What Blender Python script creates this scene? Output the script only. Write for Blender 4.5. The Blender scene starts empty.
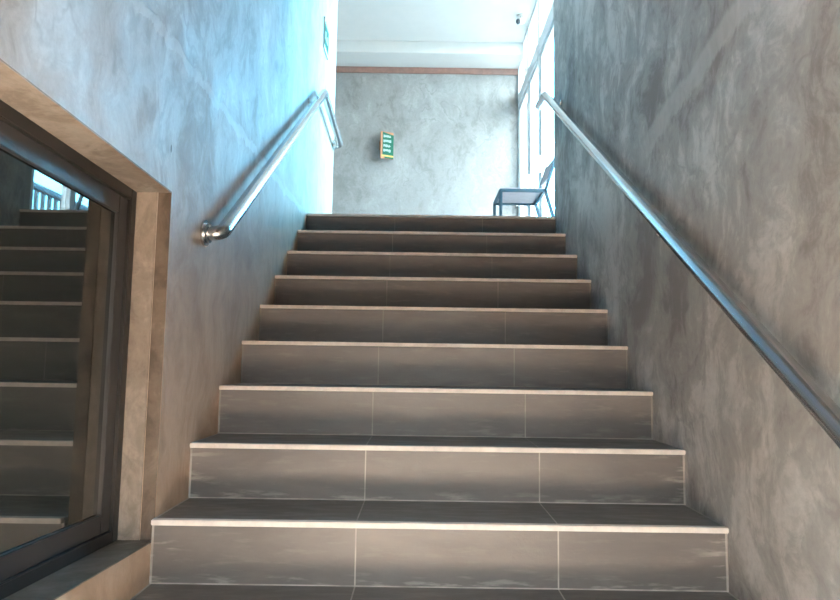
import bpy, bmesh, math
from mathutils import Vector, Matrix
sc = bpy.context.scene
COL = sc.collection

# ------------------------------------------------------------------ dimensions
RUN, RIS = 0.27532, 0.17
XL, XR = -0.7826, 0.7826           # stair walls
XW = 1.10                          # glazed wall of the landing
YF = 6.15                          # far wall
ZC = 4.34                          # ceiling
YB = -2.20                         # wall behind the photographer
ZL = 9 * RIS - 0.008               # landing
ZB = -2 * RIS                      # lower floor
YT = 9 * RUN                       # top nosing
YLE, YRE = 3.62, 2.52              # where the stair walls end

# ------------------------------------------------------------------ node helpers
def new_mat(name):
    m = bpy.data.materials.new(name); m.use_nodes = True
    nt = m.node_tree; nt.nodes.clear()
    out = nt.nodes.new('ShaderNodeOutputMaterial')
    return m, nt, out
def N(nt, typ, **kw):
    n = nt.nodes.new(typ)
    for k, v in kw.items():
        if k.startswith('i_'):
            n.inputs[k[2:].replace('_', ' ')].default_value = v
        else:
            setattr(n, k, v)
    return n
def L(nt, a, b): nt.links.new(a, b)
def math_n(nt, op, a, b=None, c=None, clamp=False):
    n = nt.nodes.new('ShaderNodeMath'); n.operation = op; n.use_clamp = clamp
    for i, v in enumerate((a, b, c)):
        if v is None: continue
        if isinstance(v, (int, float)): n.inputs[i].default_value = v
        else: L(nt, v, n.inputs[i])
    return n.outputs[0]
def smooth(nt, v, lo, hi, t0=0.0, t1=1.0):
    n = nt.nodes.new('ShaderNodeMapRange'); n.interpolation_type = 'SMOOTHSTEP'
    L(nt, v, n.inputs[0])
    for i, x in enumerate((lo, hi, t0, t1)): n.inputs[1 + i].default_value = x
    return n.outputs[0]
def mix(nt, f, a, b, mode='MIX'):
    n = nt.nodes.new('ShaderNodeMix'); n.data_type = 'RGBA'; n.blend_type = mode
    n.clamp_factor = True
    def put(s, v):
        if isinstance(v, (int, float)): s.default_value = v
        elif isinstance(v, tuple): s.default_value = (*v, 1)
        else: L(nt, v, s)
    put(n.inputs[0], f); put(n.inputs[6], a); put(n.inputs[7], b)
    return n.outputs[2]
def noise(nt, vec, scale, detail=6, rough=0.6, dist=0.0):
    n = N(nt, 'ShaderNodeTexNoise'); n.inputs['Scale'].default_value = scale
    n.inputs['Detail'].default_value = detail; n.inputs['Roughness'].default_value = rough
    n.inputs['Distortion'].default_value = dist
    L(nt, vec, n.inputs['Vector']); return n.outputs['Fac']
def mapping(nt, vec, scale=(1, 1, 1), loc=(0, 0, 0), rot=(0, 0, 0)):
    n = N(nt, 'ShaderNodeMapping')
    n.inputs['Scale'].default_value = scale; n.inputs['Location'].default_value = loc
    n.inputs['Rotation'].default_value = rot
    L(nt, vec, n.inputs['Vector']); return n.outputs[0]

def simple(name, col, rough=0.5, metal=0.0, nscale=40, namt=0.08, bump=0.0, coat=0.0):
    m, nt, out = new_mat(name)
    b = N(nt, 'ShaderNodeBsdfPrincipled')
    tc = N(nt, 'ShaderNodeTexCoord').outputs['Object']
    f = noise(nt, tc, nscale, 4)
    c = mix(nt, smooth(nt, f, .3, .7), tuple(x * (1 - namt) for x in col), tuple(min(1, x * (1 + namt)) for x in col))
    L(nt, c, b.inputs['Base Color'])
    b.inputs['Metallic'].default_value = metal
    L(nt, smooth(nt, f, .3, .7, max(.02, rough * .85), min(1, rough * 1.15)), b.inputs['Roughness'])
    b.inputs['Coat Weight'].default_value = coat
    if bump:
        bp = N(nt, 'ShaderNodeBump'); bp.inputs['Strength'].default_value = bump; bp.inputs['Distance'].default_value = .003
        L(nt, f, bp.inputs['Height']); L(nt, bp.outputs[0], b.inputs['Normal'])
    L(nt, b.outputs[0], out.inputs[0])
    return m

def plaster(name, dark, mid, light, tan=None, seam=None, chip=None, rough=0.44, seed=0.0, contrast=1.0):
    """troweled, polished cement plaster"""
    m, nt, out = new_mat(name)
    b = N(nt, 'ShaderNodeBsdfPrincipled')
    tc0 = N(nt, 'ShaderNodeTexCoord').outputs['Object']
    tc = mapping(nt, tc0, loc=(seed, seed * 1.7, seed * .6))
    warp = N(nt, 'ShaderNodeTexNoise'); warp.inputs['Scale'].default_value = 2.2; warp.inputs['Detail'].default_value = 3
    L(nt, tc, warp.inputs['Vector'])
    wv = N(nt, 'ShaderNodeVectorMath', operation='MULTIPLY_ADD')
    L(nt, warp.outputs['Color'], wv.inputs[0]); wv.inputs[1].default_value = (.35, .35, .35); L(nt, tc, wv.inputs[2])
    w = wv.outputs[0]
    big = noise(nt, mapping(nt, w, (1.5, 1.5, .9)), 1.3, 5, .62)
    pat = noise(nt, mapping(nt, w, (1, 1, .55)), 5.0, 8, .68, .6)
    strk = noise(nt, mapping(nt, w, (4.5, 4.5, 1.3), rot=(.18, 0, 0)), 3.0, 6, .62)
    mot = noise(nt, mapping(nt, w, (1, 1, .8)), 13.0, 7, .7, .9)
    fine = noise(nt, tc, 60, 4, .7)
    ridg = N(nt, 'ShaderNodeTexNoise'); ridg.inputs['Scale'].default_value = 3.2; ridg.inputs['Detail'].default_value = 5
    L(nt, w, ridg.inputs['Vector'])
    rd = math_n(nt, 'ABSOLUTE', math_n(nt, 'SUBTRACT', ridg.outputs['Fac'], .5))
    veins = smooth(nt, rd, 0.0, .022, 1.0, 0.0)
    s = math_n(nt, 'ADD', math_n(nt, 'MULTIPLY', big, .40), math_n(nt, 'MULTIPLY', pat, .30))
    s = math_n(nt, 'ADD', s, math_n(nt, 'MULTIPLY', strk, .13))
    s = math_n(nt, 'ADD', s, math_n(nt, 'MULTIPLY', mot, .17))
    lo, hi = .5 - .13 / contrast, .5 + .13 / contrast
    t = smooth(nt, s, lo, hi)
    c = mix(nt, smooth(nt, t, 0, .5), dark, mid)
    c = mix(nt, smooth(nt, t, .5, 1), c, light)
    c = mix(nt, math_n(nt, 'MULTIPLY', math_n(nt, 'MULTIPLY', veins, smooth(nt, pat, .45, .62)), .35), c, tuple(x * .55 for x in dark))
    c = mix(nt, math_n(nt, 'MULTIPLY', smooth(nt, fine, .35, .7), .16), c, tuple(x * .6 for x in dark))
    xyz = N(nt, 'ShaderNodeSeparateXYZ'); L(nt, tc0, xyz.inputs[0])
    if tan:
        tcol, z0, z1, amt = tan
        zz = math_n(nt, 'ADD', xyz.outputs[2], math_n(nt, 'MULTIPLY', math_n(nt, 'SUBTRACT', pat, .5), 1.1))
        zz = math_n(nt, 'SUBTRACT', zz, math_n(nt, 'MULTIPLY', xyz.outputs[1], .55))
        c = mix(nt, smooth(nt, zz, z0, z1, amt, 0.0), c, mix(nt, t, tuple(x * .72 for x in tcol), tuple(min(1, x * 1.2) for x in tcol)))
    if chip:
        # small knocked-out chip in the plaster
        dy = math_n(nt, 'DIVIDE', math_n(nt, 'SUBTRACT', xyz.outputs[1], chip[0]), .006)
        dz = math_n(nt, 'DIVIDE', math_n(nt, 'SUBTRACT', xyz.outputs[2], chip[1]), .014)
        rr = math_n(nt, 'ADD', math_n(nt, 'MULTIPLY', dy, dy), math_n(nt, 'MULTIPLY', dz, dz))
        rr = math_n(nt, 'ADD', rr, math_n(nt, 'MULTIPLY', fine, .6))
        c = mix(nt, smooth(nt, rr, .8, 1.2, .85, 0.0), c, (.07, .06, .055))
    hgt = math_n(nt, 'ADD', math_n(nt, 'MULTIPLY', pat, .7), math_n(nt, 'MULTIPLY', fine, .12))
    hgt = math_n(nt, 'ADD', hgt, math_n(nt, 'MULTIPLY', strk, .3))
    if seam:
        # horizontal pour line in the plaster at landing height
        zc, slope, half, tint, amt, y0, y1 = seam
        d = math_n(nt, 'SUBTRACT', xyz.outputs[2], math_n(nt, 'MULTIPLY_ADD', xyz.outputs[1], slope, zc))
        d = math_n(nt, 'ADD', d, math_n(nt, 'MULTIPLY', math_n(nt, 'SUBTRACT', pat, .5), .13))
        band = smooth(nt, math_n(nt, 'ABSOLUTE', d), half * .55, half, 1.0, 0.0)
        band = math_n(nt, 'MULTIPLY', band, smooth(nt, xyz.outputs[1], y0, y0 + .12))
        band = math_n(nt, 'MULTIPLY', band, smooth(nt, xyz.outputs[1], y1 - .2, y1, 1, 0))
        band = math_n(nt, 'MULTIPLY', band, amt)
        c = mix(nt, band, c, tint)
        hgt = math_n(nt, 'ADD', hgt, math_n(nt, 'MULTIPLY', band, .5))
    L(nt, c, b.inputs['Base Color'])
    L(nt, smooth(nt, s, lo, hi, rough + .14, rough - .12), b.inputs['Roughness'])
    b.inputs['Specular IOR Level'].default_value = .5
    bp = N(nt, 'ShaderNodeBump'); bp.inputs['Strength'].default_value = .35; bp.inputs['Distance'].default_value = .012
    L(nt, hgt, bp.inputs['Height']); L(nt, bp.outputs[0], b.inputs['Normal'])
    L(nt, b.outputs[0], out.inputs[0])
    return m

def tile_mat(name):
    m, nt, out = new_mat(name)
    b = N(nt, 'ShaderNodeBsdfPrincipled')
    tc = N(nt, 'ShaderNodeTexCoord').outputs['Object']
    xyz = N(nt, 'ShaderNodeSeparateXYZ'); L(nt, tc, xyz.inputs[0])
    geo = N(nt, 'ShaderNodeNewGeometry'); nz = N(nt, 'ShaderNodeSeparateXYZ'); L(nt, geo.outputs['Normal'], nz.inputs[0])
    f = noise(nt, mapping(nt, tc, (1.2, 3, 4)), 2.2, 6, .62, .5)
    f2 = noise(nt, mapping(nt, tc, (1.5, 6, 10)), 6, 5, .6)
    g = noise(nt, tc, 130, 3, .6)
    c = mix(nt, smooth(nt, f, .32, .68), (.092, .086, .083), (.128, .118, .113))
    c = mix(nt, math_n(nt, 'MULTIPLY', smooth(nt, f2, .52, .72), .35), c, (.20, .185, .172))
    c = mix(nt, math_n(nt, 'MULTIPLY', g, .18), c, (.07, .06, .056))
    # cement haze wiped along the edges of the tiles
    ex = math_n(nt, 'SUBTRACT', .7826, math_n(nt, 'ABSOLUTE', xyz.outputs[0]))
    fr = math_n(nt, 'FRACT', math_n(nt, 'DIVIDE', math_n(nt, 'ADD', xyz.outputs[2], 1.7005), .17))
    isr = smooth(nt, math_n(nt, 'ABSOLUTE', nz.outputs[1]), .5, .6)
    edge = math_n(nt, 'MAXIMUM', smooth(nt, ex, 0, .11, 1, 0), math_n(nt, 'MULTIPLY', smooth(nt, fr, 0, .22, 1, 0), isr))
    haze = math_n(nt, 'MULTIPLY', edge, smooth(nt, f2, .5, .66))
    low = smooth(nt, xyz.outputs[2], .2, .55, .5, .08)
    c = mix(nt, math_n(nt, 'MULTIPLY', haze, low), c, (.33, .32, .30))
    # grout joints
    gr = None
    for x in (-.2275, .3225):
        d = smooth(nt, math_n(nt, 'ABSOLUTE', math_n(nt, 'SUBTRACT', xyz.outputs[0], x)), .0014, .0026, 1, 0)
        gr = d if gr is None else math_n(nt, 'MAXIMUM', gr, d)
    gr = math_n(nt, 'MAXIMUM', gr, smooth(nt, ex, .005, .0075, 1, 0))
    gr = math_n(nt, 'MAXIMUM', gr, math_n(nt, 'MULTIPLY', smooth(nt, fr, .016, .028, 1, 0), isr))
    worn = smooth(nt, noise(nt, tc, 7, 3), .36, .6, .35, 1)
    gl = smooth(nt, xyz.outputs[2], .18, .6, .9, .28)
    c = mix(nt, math_n(nt, 'MULTIPLY', math_n(nt, 'MULTIPLY', gr, worn), gl), c, (.42, .39, .36))
    L(nt, c, b.inputs['Base Color'])
    L(nt, smooth(nt, f2, .3, .7, .34, .5), b.inputs['Roughness'])
    bp = N(nt, 'ShaderNodeBump'); bp.inputs['Strength'].default_value = .12; bp.inputs['Distance'].default_value = .003
    L(nt, math_n(nt, 'SUBTRACT', g, gr), bp.inputs['Height']); L(nt, bp.outputs[0], b.inputs['Normal'])
    L(nt, b.outputs[0], out.inputs[0])
    return m

def clear_glass(name, tint):
    m, nt, out = new_mat(name)
    t = N(nt, 'ShaderNodeBsdfTransparent'); t.inputs[0].default_value = (*tint, 1)
    g = N(nt, 'ShaderNodeBsdfGlossy'); g.inputs['Roughness'].default_value = .01
    fr = N(nt, 'ShaderNodeFresnel'); fr.inputs[0].default_value = 1.45
    ms = N(nt, 'ShaderNodeMixShader'); L(nt, math_n(nt, 'MULTIPLY', fr.outputs[0], .7), ms.inputs[0]); L(nt, t.outputs[0], ms.inputs[1]); L(nt, g.outputs[0], ms.inputs[2])
    L(nt, ms.outputs[0], out.inputs[0]); return m
def tinted_glass(name):
    # dark reflective film glass
    m, nt, out = new_mat(name)
    d = N(nt, 'ShaderNodeBsdfPrincipled'); d.inputs['Base Color'].default_value = (.016, .018, .016, 1); d.inputs['Roughness'].default_value = .4; d.inputs['Specular IOR Level'].default_value = 0
    tc = N(nt, 'ShaderNodeTexCoord').outputs['Object']
    g = N(nt, 'ShaderNodeBsdfGlossy'); g.inputs[0].default_value = (.95, .97, .95, 1)
    L(nt, smooth(nt, noise(nt, tc, 3, 3), .3, .7, .008, .02), g.inputs['Roughness'])
    ms = N(nt, 'ShaderNodeMixShader'); ms.inputs[0].default_value = .165; L(nt, d.outputs[0], ms.inputs[1]); L(nt, g.outputs[0], ms.inputs[2])
    L(nt, ms.outputs[0], out.inputs[0]); return m
def steel(name, col=(.66, .67, .68), rough=.2):
    m, nt, out = new_mat(name)
    b = N(nt, 'ShaderNodeBsdfPrincipled'); tc = N(nt, 'ShaderNodeTexCoord').outputs['Object']
    f = noise(nt, mapping(nt, tc, (60, 4, 6)), 6, 4)
    L(nt, mix(nt, f, tuple(x * .88 for x in col), col), b.inputs['Base Color'])
    b.inputs['Metallic'].default_value = 1
    L(nt, smooth(nt, f, .3, .7, rough * .8, rough * 1.3), b.inputs['Roughness'])
    L(nt, b.outputs[0], out.inputs[0]); return m

M = {}
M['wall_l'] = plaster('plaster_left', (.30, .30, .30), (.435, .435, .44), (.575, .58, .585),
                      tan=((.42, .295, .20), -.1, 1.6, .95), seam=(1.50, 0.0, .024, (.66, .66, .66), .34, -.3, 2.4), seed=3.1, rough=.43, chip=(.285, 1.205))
M['wall_r'] = plaster('plaster_right', (.19, .178, .17), (.335, .322, .31), (.56, .54, .52),
                      seam=(1.575, -.17, .055, (.50, .50, .50), .6, -.35, .95), seed=11.4, contrast=1.25)
M['wall_f'] = plaster('plaster_far', (.195, .188, .18), (.278, .27, .26), (.345, .337, .327), seed=21.7, rough=.5, contrast=1.0)
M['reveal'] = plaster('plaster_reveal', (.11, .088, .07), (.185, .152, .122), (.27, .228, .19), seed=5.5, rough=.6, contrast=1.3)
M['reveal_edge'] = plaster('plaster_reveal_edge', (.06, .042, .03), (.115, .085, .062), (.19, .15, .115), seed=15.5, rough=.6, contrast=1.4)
M['sill'] = plaster('sill_cement', (.085, .075, .065), (.12, .11, .095), (.155, .14, .125), seed=8.8, rough=.45)
M['white'] = simple('white_paint', (.68, .65, .62), .55, nscale=8, namt=.02)
M['frame_white'] = simple('white_frame_paint', (.82, .83, .83), .35, nscale=30, namt=.02)
M['stripe'] = simple('brown_red_paint', (.27, .15, .12), .6, nscale=15, namt=.12)
M['tile'] = tile_mat('stair_tile')
M['nosing'] = simple('pale_nosing', (.74, .665, .61), .4, nscale=25, namt=.10, bump=.1)
M['steel'] = steel('stainless_steel')
M['dark_frame'] = simple('dark_anodised_frame', (.022, .021, .020), .38, metal=.2, nscale=20, namt=.15)
M['sash'] = simple('grey_sash_frame', (.05, .05, .052), .35, metal=.45, nscale=20, namt=.05)
M['dark_glass'] = tinted_glass('dark_reflective_glass')
M['glass'] = clear_glass('window_glass', (.93, .985, 1.0))
M['gasket'] = simple('grey_gasket', (.10, .105, .11), .7)
M['chair_metal'] = simple('blue_grey_chair_metal', (.075, .135, .175), .45, metal=.2, nscale=30)
M['chair_board'] = simple('pale_chair_board', (.42, .385, .40), .5, nscale=18, namt=.1)
M['green'] = simple('sign_green', (.0, .075, .042), .85, namt=.04)
M['sign_white'] = simple('sign_white', (.55, .58, .55), .5, namt=.02)
M['sign_text'] = simple('sign_text', (.30, .38, .35), .5, namt=.02)
M['orange'] = simple('sign_orange', (.33, .125, .045), .5, namt=.05)
M['yellow'] = simple('sign_yellow', (.36, .26, .04), .5, namt=.05)
M['lens'] = simple('dark_lens', (.12, .13, .14), .2)
M['rail_dark'] = simple('balcony_steel', (.07, .10, .13), .5, namt=.1)
M['slab'] = simple('balcony_concrete', (.33, .31, .28), .8, nscale=6, namt=.12)
M['floor'] = simple('pale_sunlit_floor', (.55, .50, .45), .6, nscale=5, namt=.06)
M['soffit'] = simple('stair_ceiling_paint', (.30, .30, .30), .8, nscale=4, namt=.05)
M['added_court'] = simple('added_court_wall', (.22, .17, .125), .8, nscale=3, namt=.08)
M['dim_wall'] = simple('painted_rear_wall', (.42, .38, .34), .7, nscale=4, namt=.08)

# ------------------------------------------------------------------ mesh helpers
def finish(name, bm, mat, parent=None, smooth_angle=None, bevel=0.0):
    if bevel:
        bmesh.ops.bevel(bm, geom=bm.edges[:], offset=bevel, segments=2, affect='EDGES', clamp_overlap=True)
    bmesh.ops.recalc_face_normals(bm, faces=bm.faces[:])
    me = bpy.data.meshes.new(name); bm.to_mesh(me); bm.free()
    mats = mat if isinstance(mat, (list, tuple)) else [mat]
    for mm in mats: me.materials.append(mm)
    if smooth_angle:
        for p in me.polygons: p.use_smooth = True
        me.set_sharp_from_angle(angle=math.radians(smooth_angle))
    o = bpy.data.objects.new(name, me); COL.objects.link(o)
    if parent is not None:
        o.parent = parent
        o.matrix_parent_inverse = Matrix.Translation(-parent.location)
    return o
def bx(bm, x0, x1, y0, y1, z0, z1):
    vs = [bm.verts.new((x, y, z)) for x in (x0, x1) for y in (y0, y1) for z in (z0, z1)]
    for f in ((0, 1, 3, 2), (4, 6, 7, 5), (0, 4, 5, 1), (2, 3, 7, 6), (0, 2, 6, 4), (1, 5, 7, 3)):
        bm.faces.new([vs[i] for i in f])
def box(name, dims, mat, parent=None, bevel=0.0):
    bm = bmesh.new(); bx(bm, *dims); return finish(name, bm, mat, parent, bevel=bevel)
def fillet(pts, r, n=8):
    """replace the inner corners of a polyline by arcs"""
    pts = [Vector(p) for p in pts]; out = [pts[0]]
    for i in range(1, len(pts) - 1):
        p, a, b = pts[i], pts[i - 1], pts[i + 1]
        u, v = (a - p).normalized(), (b - p).normalized()
        ang = u.angle(v); t = min(r / math.tan(ang / 2), .48 * (a - p).length, .48 * (b - p).length)
        rr = t * math.tan(ang / 2)
        bis = (u + v).normalized(); c = p + bis * (rr / math.sin(ang / 2))
        s, e = p + u * t - c, p + v * t - c
        tot = s.angle(e)
        for k in range(n + 1):
            w = k / n
            out.append(c + (s * math.sin((1 - w) * tot) + e * math.sin(w * tot)) / math.sin(tot))
    out.append(pts[-1]); return out
def tube(bm, pts, r, seg=20, dome=(False, False)):
    pts = [Vector(p) for p in pts]; rings = []
    t0 = (pts[1] - pts[0]).normalized(); ref = Vector((0, 0, 1)) if abs(t0.z) < .9 else Vector((1, 0, 0))
    nrm = t0.cross(ref).normalized(); path = []
    for i, p in enumerate(pts):
        t = ((pts[min(i + 1, len(pts) - 1)] - p).normalized() + (p - pts[max(i - 1, 0)]).normalized()).normalized()
        path.append((p, t, r))
    if dome[0]:
        p, t, _ = path[0]; path = [(p - t * r * .5 * math.sin(a), t, max(r * math.cos(a), r * .05)) for a in (1.5, 1.1, .7, .35)] + path
    if dome[1]:
        p, t, _ = path[-1]; path += [(p + t * r * .5 * math.sin(a), t, max(r * math.cos(a), r * .05)) for a in (.35, .7, 1.1, 1.5)]
    for p, t, rr in path:
        nrm = (nrm - t * nrm.dot(t)).normalized(); bn = t.cross(nrm)
        rings.append([bm.verts.new(p + (nrm * math.cos(a) + bn * math.sin(a)) * rr) for a in [2 * math.pi * k / seg for k in range(seg)]])
    for a, b in zip(rings, rings[1:]):
        for k in range(seg):
            bm.faces.new((a[k], a[(k + 1) % seg], b[(k + 1) % seg], b[k]))
    bm.faces.new(rings[0]); bm.faces.new(rings[-1])
def bar(bm, a, b, wx, wy, up=(0, 0, 1)):
    """square bar from a to b"""
    a, b = Vector(a), Vector(b); t = (b - a).normalized(); u = Vector(up)
    s = t.cross(u).normalized(); v = s.cross(t).normalized()
    q = [(-1, -1), (1, -1), (1, 1), (-1, 1)]
    A = [bm.verts.new(a + s * i * wx / 2 + v * j * wy / 2) for i, j in q]
    B = [bm.verts.new(b + s * i * wx / 2 + v * j * wy / 2) for i, j in q]
    bm.faces.new(A); bm.faces.new(B)
    for k in range(4): bm.faces.new((A[k], A[(k + 1) % 4], B[(k + 1) % 4], B[k]))
def struct(o): o['kind'] = 'structure'; return o
def thing(name, label, cat, loc, group=None):
    o = bpy.data.objects.new(name, None); o.empty_display_size = .1; COL.objects.link(o); o.location = loc
    o['label'] = label; o['category'] = cat
    if group: o['group'] = group
    return o

# ------------------------------------------------------------------ room shell
HY0, HY1, HZ0, HZ1 = -1.75, 0.306, 0.106, 1.085       # opening in the left wall
TH = .22
bm = bmesh.new()
bx(bm, XL - TH, XL, YB, HY0, ZB - .2, ZC); bx(bm, XL - TH, XL, HY1, YLE, ZB - .2, ZC)
bx(bm, XL - TH, XL, HY0, HY1, ZB - .2, HZ0); bx(bm, XL - TH, XL, HY0, HY1, HZ1, ZC)
bmesh.ops.remove_doubles(bm, verts=bm.verts[:], dist=1e-5)
def tilt(bm, lim=True):
    # the opening runs very slightly out of level
    for v in bm.verts:
        if not lim or (HZ0 - .01 < v.co.z < HZ1 + .01): v.co.z += .034 * (HY1 - v.co.y)
tilt(bm)
wl = struct(finish('wall_left', bm, M['wall_l']))
struct(box('wall_right', (XR, XW, YB, YRE, ZB - .2, ZC), M['wall_r']))
struct(box('wall_far', (-3.0, XW + .2, YF, YF + .15, ZL - .2, ZC), M['wall_f']))
struct(box('wall_landing', (-3.15, -3.0, YLE - .2, YF + .15, ZL - .2, ZC), M['wall_f']))
struct(box('wall_return', (-3.0, XL - TH, YLE - .2, YLE, ZL - .2, ZC), M['wall_f']))
struct(box('ceiling', (-3.15, XW + .3, YRE, YF + .15, ZC, ZC + .15), M['white']))
struct(box('ceiling_stair', (XL - .3, XW + .3, YB - .15, YRE, ZC, ZC + .15), M['soffit']))
struct(box('trim_1', (-3.0, XW, 5.756, YF, 4.198, ZC), M['white'], bevel=.004))            # ceiling beam
struct(box('trim_2', (-3.0, XW, YF - .02, YF, 4.122, 4.198), M['stripe'], bevel=.003))     # brown-red stripe
struct(box('floor_landing', (-3.0, XW + .2, 10 * RUN + .012, YF, ZL - .2, ZL), M['tile']))
struct(box('floor', (XL, XR, YB - .15, -2 * RUN + .012, ZB - .2, ZB), M['floor']))
# wall behind the photographer; its entrance is added and sized to shape the light
bm = bmesh.new()
DX0, DX1, DZ1 = -.62, .62, 1.12
bx(bm, XL, DX0, YB - .15, YB, ZB - .2, ZC); bx(bm, DX1, XR, YB - .15, YB, ZB - .2, ZC)
bx(bm, DX0, DX1, YB - .15, YB, DZ1, ZC)
struct(finish('wall_added_entrance', bm, M['dim_wall']))
# added unseen yard; its walls limit the sky light reaching the entrance
struct(box('wall_added_court', (-1.6, 1.6, -4.75, -4.6, ZB - .2, 1.25), M['added_court']))
struct(box('wall_added_court_left', (-1.6, XL - .3, -4.6, YB - .15, ZB - .2, 2.5), M['added_court']))
struct(box('wall_added_court_right', (XW + .3, 1.6, -4.6, YB - .15, ZB - .2, 2.5), M['added_court']))
struct(box('floor_added_court', (XL - .3, XW + .3, -4.6, YB - .15, ZB - .2, ZB), M['added_court']))
# rough cement lining of the opening in the left wall
bm = bmesh.new()
e = .004
bx(bm, XL - TH + .02, XL - .040, HY1 - e, HY1 + e, HZ0, HZ1); bx(bm, XL - TH + .02, XL - .0006, HY0, HY1, HZ1 - e, HZ1 + e)
tilt(bm, False)
struct(finish('trim_3', bm, M['reveal']))
bm = bmesh.new(); bx(bm, XL - .038, XL - .0006, HY1 - .0015, HY1 + e, HZ0, HZ1); tilt(bm, False)
struct(finish('trim_5', bm, M['reveal_edge']))
bm = bmesh.new(); bx(bm, XL - TH + .02, XL - .001, HY0, HY1 - e, HZ0 - .02, HZ0 + .003); tilt(bm, False)
struct(finish('trim_4', bm, M['sill']))

# ------------------------------------------------------------------ left window (dark reflective)
w1 = thing('window_1', 'dark tinted interior window with grey frame set into the left stair wall', 'window', (XL - .1, HY1, HZ0))
w1['kind'] = 'structure'
def frame_yz(name, x0, x1, y0, y1, z0, z1, w, mat, parent, bevel=.002, tl=False):
    bm = bmesh.new()
    bx(bm, x0, x1, y0, y0 + w, z0, z1); bx(bm, x0, x1, y1 - w, y1, z0, z1)
    bx(bm, x0, x1, y0 + w, y1 - w, z0, z0 + w); bx(bm, x0, x1, y0 + w, y1 - w, z1 - w, z1)
    if tl: tilt(bm, False)
    return finish(name, bm, mat, parent, bevel=bevel)
XG = -.902
frame_yz('window_frame', XG - .04, XL - .098, HY0, HY1 - .004, HZ0 + .003, HZ1 - .004, .032, M['dark_frame'], w1, tl=True)
frame_yz('sash_frame', XG - .03, XL - .108, HY0 + .032, HY1 - .036, HZ0 + .035, HZ1 - .036, .050, M['sash'], w1, tl=True)
bm = bmesh.new(); bx(bm, XG - .008, XG, HY0 + .075, HY1 - .08, HZ0 + .078, HZ1 - .08); tilt(bm, False)
finish('window_pane', bm, M['dark_glass'], w1)

# ------------------------------------------------------------------ staircase
st = thing('staircase', 'flight of dark grey tiled steps with pale nosing strips between plaster walls', 'staircase', (0, 0, 0))
for k in range(-1, 10):
    zt = k * RIS if k < 9 else ZL
    s = box('step', (XL, XR, k * RUN + .012, (k + 1) * RUN + .012, (k - 1) * RIS, zt), M['tile'], st)
    bm = bmesh.new()
    bx(bm, XL + .002, XR - .002, k * RUN - .003, k * RUN + .022, zt - .0135, zt + .0012)
    nz = finish('nosing_strip', bm, M['nosing'], None, bevel=.0018)
    nz.parent = s; nz.matrix_parent_inverse = Matrix.Translation(-st.location)
    nz['label'] = 'pale cream edge strip'

# ------------------------------------------------------------------ handrails
def disc(bm, c, axis, r, h, seg=24):
    c, a = Vector(c), Vector(axis).normalized(); tube(bm, [c, c + a * h], r, seg)
def handrail(name, label, path, loc, flanges, brackets, domes, side, grp):
    t = thing(name, label, 'handrail', loc, grp)
    bm = bmesh.new(); tube(bm, path, .0245, 24, domes); finish('rail_tube', bm, M['steel'], t, 40)
    for p, d in flanges:
        bm = bmesh.new(); disc(bm, p, d, .044, .007); disc(bm, Vector(p) + Vector(d) * .006, d, .033, .012)
        finish('wall_flange', bm, M['steel'], t, 40)
    for y, zr in brackets:
        xw, xr = (XL, -.7226) if side < 0 else (XR, .7226)
        d = Vector((-side, 0, 0))
        bm = bmesh.new()
        tube(bm, fillet([(xw, y, zr - .052), (xr, y, zr - .052), (xr, y, zr - .012)], .018), .0065, 12)
        b = finish('bracket_arm', bm, M['steel'], t, 40)
        bm = bmesh.new(); disc(bm, (xw, y, zr - .052), d, .026, .005)
        f = finish('bracket_plate', bm, M['steel'], None, 40); f.parent = b
    return t
XA = -.7246
zl = lambda y: 1.022 + (y - .60) * .6585
pathL = fillet([(XL + .002, .60, zl(.6) + .0), (XA, .60, zl(.6)), (XA, 2.69, zl(2.69)), (XA, 3.575, 2.335), (XL + .002, 3.575, 2.335)], .036)
handrail('handrail', 'shorter stainless steel handrail on the left wall with curled lower end', pathL,
         (XL, .60, 1.04), [((XL, .60, zl(.6)), (1, 0, 0)), ((XL, 3.575, 2.335), (1, 0, 0))], [(2.42, zl(2.42) + .05)], (False, False), -1, 'stair handrails')
zr_ = lambda y: 2.324 + (y - 2.50) * .652
XB = .7226
pathR = fillet([(XR - .002, -.95, zr_(-.95)), (XB, -.95, zr_(-.95)), (XB, 2.50, zr_(2.50)), (XB, 2.74, 2.345)], .036)
handrail('handrail', 'long stainless steel handrail running down the right wall beside the steps', pathR,
         (XR, -.95, zr_(-.95)), [((XR, -.95, zr_(-.95)), (-1, 0, 0))], [(2.30, zr_(2.30) + .04), (.60, zr_(.60)), (-.60, zr_(-.60))], (False, True), 1, 'stair handrails')

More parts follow.
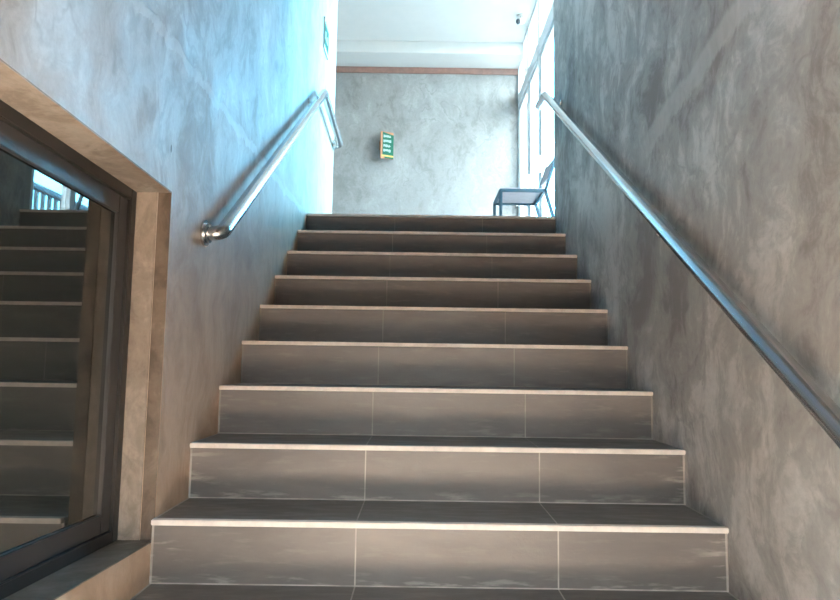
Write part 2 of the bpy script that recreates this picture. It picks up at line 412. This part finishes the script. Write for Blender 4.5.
# ------------------------------------------------------------------ glazed wall of the landing
ZT0, ZT1 = 3.70, 3.85
struct(box('wall_window', (XW, XW + .2, YRE - .2, 3.10, ZL - .2, ZC), M['wall_f']))
def bay(n, y0, y1, label):
    w = thing('window_%d' % n, label, 'window', (XW, (y0 + y1) / 2, ZL)); w['kind'] = 'structure'
    top = ZC if y1 < 5.756 else 4.198
    bm = bmesh.new()
    f = .032
    bx(bm, XW, XW + .07, y0, y0 + f, ZL, ZC); bx(bm, XW, XW + .07, y1 - f, y1, ZL, ZC if y1 < 5.75 else 4.198)
    bx(bm, XW, XW + .07, y0 + f, y1 - f, ZL, ZL + .06)
    ytop = min(y1 - f, 5.756)
    bx(bm, XW, XW + .07, y0 + f, ytop, ZC - f, ZC)
    if y1 > 5.756:
        bx(bm, XW, XW + .07, 5.756 - f, 5.756, 4.198 - f, ZC - f); bx(bm, XW, XW + .07, 5.756, y1 - f, 4.198 - f, 4.198)
    finish('window_frame', bm, M['frame_white'], w, bevel=.003)
    box('transom', (XW - .004, XW + .074, y0 + f, y1 - f, ZT0, ZT1), M['frame_white'], w, bevel=.004)
    if n > 2: frame_yz('sash_frame', XW + .012, XW + .058, y0 + f + .006, y1 - f - .006, ZL + .066, ZT0 - .006, .036, M['frame_white'], w, .003)
    if n > 2: frame_yz('gasket', XW + .028, XW + .042, y0 + f - .0, y1 - f + .0, ZL + .06, ZT0, .007, M['gasket'], w, 0)
    g_ = .038 if n > 2 else 0
    box('window_pane', (XW + .032, XW + .038, y0 + f + g_, y1 - f - g_, ZL + .06 + g_, ZT0 - g_), M['glass'], w)
    bm = bmesh.new()
    bx(bm, XW + .032, XW + .038, y0 + f, min(y1 - f, 5.706), ZT1, ZC - f)
    if y1 > 5.756: bx(bm, XW + .032, XW + .038, 5.706, y1 - f, ZT1, 4.198 - f)
    p = finish('upper_pane', bm, M['glass'], w)
    if n > 2:
        bm = bmesh.new(); bx(bm, XW - .03, XW + .014, y1 - f - .035, y1 - f - .012, ZL + .95, ZL + 1.12)
        finish('handle', bm, M['steel'], w, bevel=.004)
bay(2, 3.10, 3.66, 'narrow white framed window at the near end of the landing')
bay(3, 3.66, 4.77, 'white framed glazed door behind the chair on the landing')
bay(4, 4.77, 5.42, 'white framed window in the middle of the landing glazing')
bay(5, 5.42, YF, 'white framed window beside the far wall of the landing')

# balcony outside the windows
struct(box('floor_balcony', (XW + .2, 2.75, 1.2, 7.6, ZL - .25, ZL - .05), M['slab']))
br = thing('balcony_railing', 'dark steel balcony railing with upright bars outside the landing windows', 'railing', (2.6, 4.4, ZL - .05))
bm = bmesh.new(); bx(bm, 2.555, 2.635, 1.3, 7.5, ZL + .95, ZL + 1.01); finish('top_rail', bm, M['rail_dark'], br, bevel=.004)
bm = bmesh.new(); bx(bm, 2.58, 2.61, 1.3, 7.5, ZL + .04, ZL + .07); finish('bottom_rail', bm, M['rail_dark'], br)
y = 1.36; i = 0
while y < 7.5:
    post = i % 8 == 0
    r = .026 if post else .018
    bm = bmesh.new(); bx(bm, 2.595 - r, 2.595 + r, y - r, y + r, ZL - .05 if post else ZL + .07, ZL + .96)
    finish('post' if post else 'baluster', bm, M['rail_dark'], br); y += .13; i += 1

# ------------------------------------------------------------------ chair on the landing
ch = thing('chair', 'blue-grey metal chair with pale seat at the top of the stairs by the windows', 'chair', (.73, 3.74, ZL))
CX0, CX1, CY0, CY1, SB, S = .553, .925, 3.50, 3.96, ZL + .433, .024
bm = bmesh.new()
bx(bm, CX0, CX1, CY0, CY0 + S, SB, SB + S); bx(bm, CX0, CX1, CY1 - S, CY1, SB, SB + S)
bx(bm, CX0, CX0 + S, CY0 + S, CY1 - S, SB, SB + S); bx(bm, CX1 - S, CX1, CY0 + S, CY1 - S, SB, SB + S)
finish('seat_frame', bm, M['chair_metal'], ch, bevel=.003)
sb = box('seat', (CX0 + .006, CX1 - .006, CY0 + .006, CY1 - .006, SB + .016, SB + .034), M['chair_board'], ch, .005)
sb['label'] = 'pale seat board'
for yy in (CY0 + S / 2, CY1 - S / 2):
    bm = bmesh.new(); bar(bm, (CX0 + S / 2, yy, ZL), (CX0 + S / 2, yy, SB + .01), S, S, (0, 1, 0)); lg = finish('leg', bm, M['chair_metal'], ch, bevel=.003)
    bm = bmesh.new(); bar(bm, (1.045, yy, ZL), (CX1 - .008, yy, SB + .02), S, S, (0, 1, 0)); finish('leg', bm, M['chair_metal'], ch, bevel=.003)
    bm = bmesh.new(); bar(bm, (CX1 - .01, yy, SB + .005), (1.018, yy, ZL + .775), S, S, (0, 1, 0)); finish('back_post', bm, M['chair_metal'], ch, bevel=.003)
bm = bmesh.new()
def bxz(z): return CX1 - .01 + (z - SB) / (ZL + .775 - SB) * (1.018 - CX1 + .01)
za, zb = ZL + .60, ZL + .765
vs = []
NS = 8
for i in range(NS + 1):
    yy = CY0 + S + (CY1 - CY0 - 2 * S) * i / NS
    bow = .012 * math.sin(math.pi * i / NS)
    vs.append([bm.verts.new((bxz(z) + bow + dx, yy, z)) for z, dx in ((za, -.008), (zb, -.008), (zb, .006), (za, .006))])
for a, b in zip(vs, vs[1:]):
    for k in range(4): bm.faces.new((a[k], a[(k + 1) % 4], b[(k + 1) % 4], b[k]))
bm.faces.new(vs[0]); bm.faces.new(vs[-1])
bp = finish('backrest', bm, M['chair_board'], ch, 50); bp['label'] = 'pale curved back board'

# ------------------------------------------------------------------ signs
sg = thing('wall_sign', 'small green sign with white lines and orange edge on the far concrete wall', 'sign', (-.52, YF, 3.22))
a = math.radians(24)
R = Matrix.Rotation(a, 4, 'Z'); O = Matrix.Translation((-.485, YF - .075, 3.19))
T = O @ R
def put(bm): bmesh.ops.transform(bm, matrix=T, verts=bm.verts[:])
W2, H2 = .082, .165
bm = bmesh.new()   # folded bracket behind the plate
bx(bm, -W2, W2, 0, .012, -H2, H2); put(bm)
finish('sign_panel', bm, M['orange'], sg, bevel=.002)['label'] = 'orange backing panel'
bm = bmesh.new(); bx(bm, -W2 + .004, -W2 + .02, .012, .06, -.05, .05); put(bm)
finish('wall_bracket', bm, M['orange'], sg)
bm = bmesh.new()
q = [(-W2 + .024, -H2 + .045), (W2, -H2 + .045), (W2, H2 - .034), (-W2 + .024, H2 - .006)]
A = [bm.verts.new((x, -.004, z)) for x, z in q]; B = [bm.verts.new((x, 0, z)) for x, z in q]
bm.faces.new(A); bm.faces.new(B)
for k in range(4): bm.faces.new((A[k], A[(k + 1) % 4], B[(k + 1) % 4], B[k]))
put(bm); gp = finish('green_field', bm, M['green'], sg); gp['label'] = 'green field'
bm = bmesh.new(); bx(bm, -W2 + .05, W2, -.004, 0, -H2 + .003, -H2 + .022); put(bm); finish('green_strip', bm, M['green'], sg)
bm = bmesh.new(); bx(bm, -W2 + .012, W2, -.004, 0, -H2 + .024, -H2 + .043); put(bm); finish('yellow_strip', bm, M['yellow'], sg)['label'] = 'yellow strip'
# four short illegible white lines
import random
random.seed(4)
for r in range(4):
    bm = bmesh.new()
    z1 = H2 - .042 - r * .058
    x = -W2 + .034
    bx(bm, x, W2 - .036, -.0052, -.0035, z1 - .018, z1 - .013)
    while x < W2 - .045:
        w = random.choice((.016, .02, .024)); h = random.choice((.026, .03, .034))
        bx(bm, x, x + .0055, -.0055, -.004, z1 - h, z1); bx(bm, x + w - .0055, x + w, -.0055, -.004, z1 - h, z1)
        if random.random() < .7: bx(bm, x, x + w, -.0055, -.004, z1 - .008, z1)
        if random.random() < .6: bx(bm, x, x + w, -.0055, -.004, z1 - h, z1 - h + .008)
        x += w + .006
    put(bm); finish('text_line', bm, M['sign_text'], sg)['label'] = 'line of white marks'

es = thing('wall_sign', 'thin white sign with green centre high on the left wall above the handrail end', 'sign', (XL, 3.03, 2.84))
box('sign_panel', (XL, XL + .008, 2.92, 3.13, 2.835, 3.065), M['sign_white'], es, .002)
box('green_field', (XL + .008, XL + .010, 2.928, 3.122, 2.87, 3.035), M['green'], es)['label'] = 'green field'
bm = bmesh.new()
for yy, h in ((2.955, .05), (2.99, .062), (3.03, .04), (3.07, .062)):
    bx(bm, XL + .010, XL + .0112, yy, yy + .014, 2.922, 2.922 + h)
bx(bm, XL + .0095, XL + .011, 2.955, 3.084, 2.922, 2.934)
finish('lettering', bm, M['sign_white'], es)['label'] = 'white marks'
bm = bmesh.new()
for (y0, y1, z0, z1) in ((2.92, 3.13, 2.835, 2.839), (2.92, 3.13, 3.061, 3.065), (2.92, 2.924, 2.839, 3.061), (3.126, 3.13, 2.839, 3.061)):
    bx(bm, XL + .008, XL + .0095, y0, y1, z0, z1)
finish('border', bm, M['orange'], es)['label'] = 'thin red-orange border'

# small ceiling spotlight
cl = thing('ceiling_spotlight', 'small white spotlight with dark lens on the landing ceiling', 'light', (.98, 5.16, ZC))
bm = bmesh.new(); disc(bm, (.985, 5.16, ZC), (0, 0, -1), .045, .014); disc(bm, (.985, 5.16, ZC - .012), (0, 0, -1), .012, .03); finish('base', bm, M['white'], cl, 40)
bm = bmesh.new()
d = Vector((-.62, -.62, -.48)).normalized(); c = Vector((.995, 5.17, ZC - .052))
tube(bm, [c, c + d * .075], .034, 24, (True, False)); hd = finish('lamp_head', bm, M['white'], cl, 40)
bm = bmesh.new(); tube(bm, [c + d * .0735, c + d * .078], .027, 24, (False, True)); ln = finish('lens', bm, M['lens'], None, 40)
ln.parent = hd; ln['label'] = 'dark lens'

# ------------------------------------------------------------------ light
w = bpy.data.worlds.new('sky'); sc.world = w; w.use_nodes = True
nt = w.node_tree; nt.nodes.clear()
out = nt.nodes.new('ShaderNodeOutputWorld'); bg = nt.nodes.new('ShaderNodeBackground')
tc = nt.nodes.new('ShaderNodeTexCoord'); xyz = nt.nodes.new('ShaderNodeSeparateXYZ'); L(nt, tc.outputs['Generated'], xyz.inputs[0])
# deep blue opposite the sun, pale and hazy on the sun's side
anti = mix(nt, smooth(nt, xyz.outputs[2], 0, .7), (.29, .95, 1.34), (.20, .70, 1.25))
sky = mix(nt, smooth(nt, xyz.outputs[1], -.45, .55), (.58, .64, .655), anti)
col = mix(nt, smooth(nt, xyz.outputs[2], -.08, .02), (.13, .15, .15), sky)
L(nt, col, bg.inputs[0]); bg.inputs[1].default_value = 57.0
L(nt, bg.outputs[0], out.inputs[0])

def area(name, loc, rot, sx, sy, power, col, portal=False):
    l = bpy.data.lights.new(name, 'AREA'); l.shape = 'RECTANGLE'; l.size = sx; l.size_y = sy; l.energy = power; l.color = col
    o = bpy.data.objects.new(name, l); COL.objects.link(o); o.location = loc; o.rotation_euler = rot
    if portal: l.cycles.is_portal = True
    return o
# daylight enters through the landing windows (portal only guides the sampling)
area('window_portal', (XW + .12, (3.10 + YF) / 2, (ZL + ZC) / 2), (0, math.radians(90), 0), ZC - ZL, YF - 3.10, 1, (1, 1, 1), True)
# sunlit ground at the added entrance behind the photographer
sun = bpy.data.lights.new('sun', 'SUN'); sun.energy = 185; sun.angle = math.radians(.53); sun.color = (1.0, .80, .63)
so = bpy.data.objects.new('sun', sun); COL.objects.link(so); so.location = (0, -6, 6); so.rotation_euler = (math.radians(35), 0, 0)

# ------------------------------------------------------------------ camera
F = Vector((-5.9e-05, .99554778, .09425826)); U = Vector((-.01429374, -.09424947, .99544599)); Rt = Vector((.99989784, -.0012886, .01423566))
cam = bpy.data.cameras.new('camera'); cam.sensor_width = 36; cam.sensor_fit = 'HORIZONTAL'; cam.lens = 650 / 840 * 36; cam.clip_start = .02
co = bpy.data.objects.new('camera', cam); COL.objects.link(co)
mw = Matrix((Rt, U, -F)).transposed().to_4x4(); mw.translation = Vector((-.0624, -1.53216, .60726)); co.matrix_world = mw
sc.camera = co
sc.view_settings.view_transform = 'Standard'; sc.view_settings.look = 'None'; sc.view_settings.gamma = 1; sc.view_settings.use_curve_mapping = False
sc.view_settings.exposure = 0.16
sc.cycles.max_bounces = 10; sc.cycles.diffuse_bounces = 6; sc.cycles.transparent_max_bounces = 12
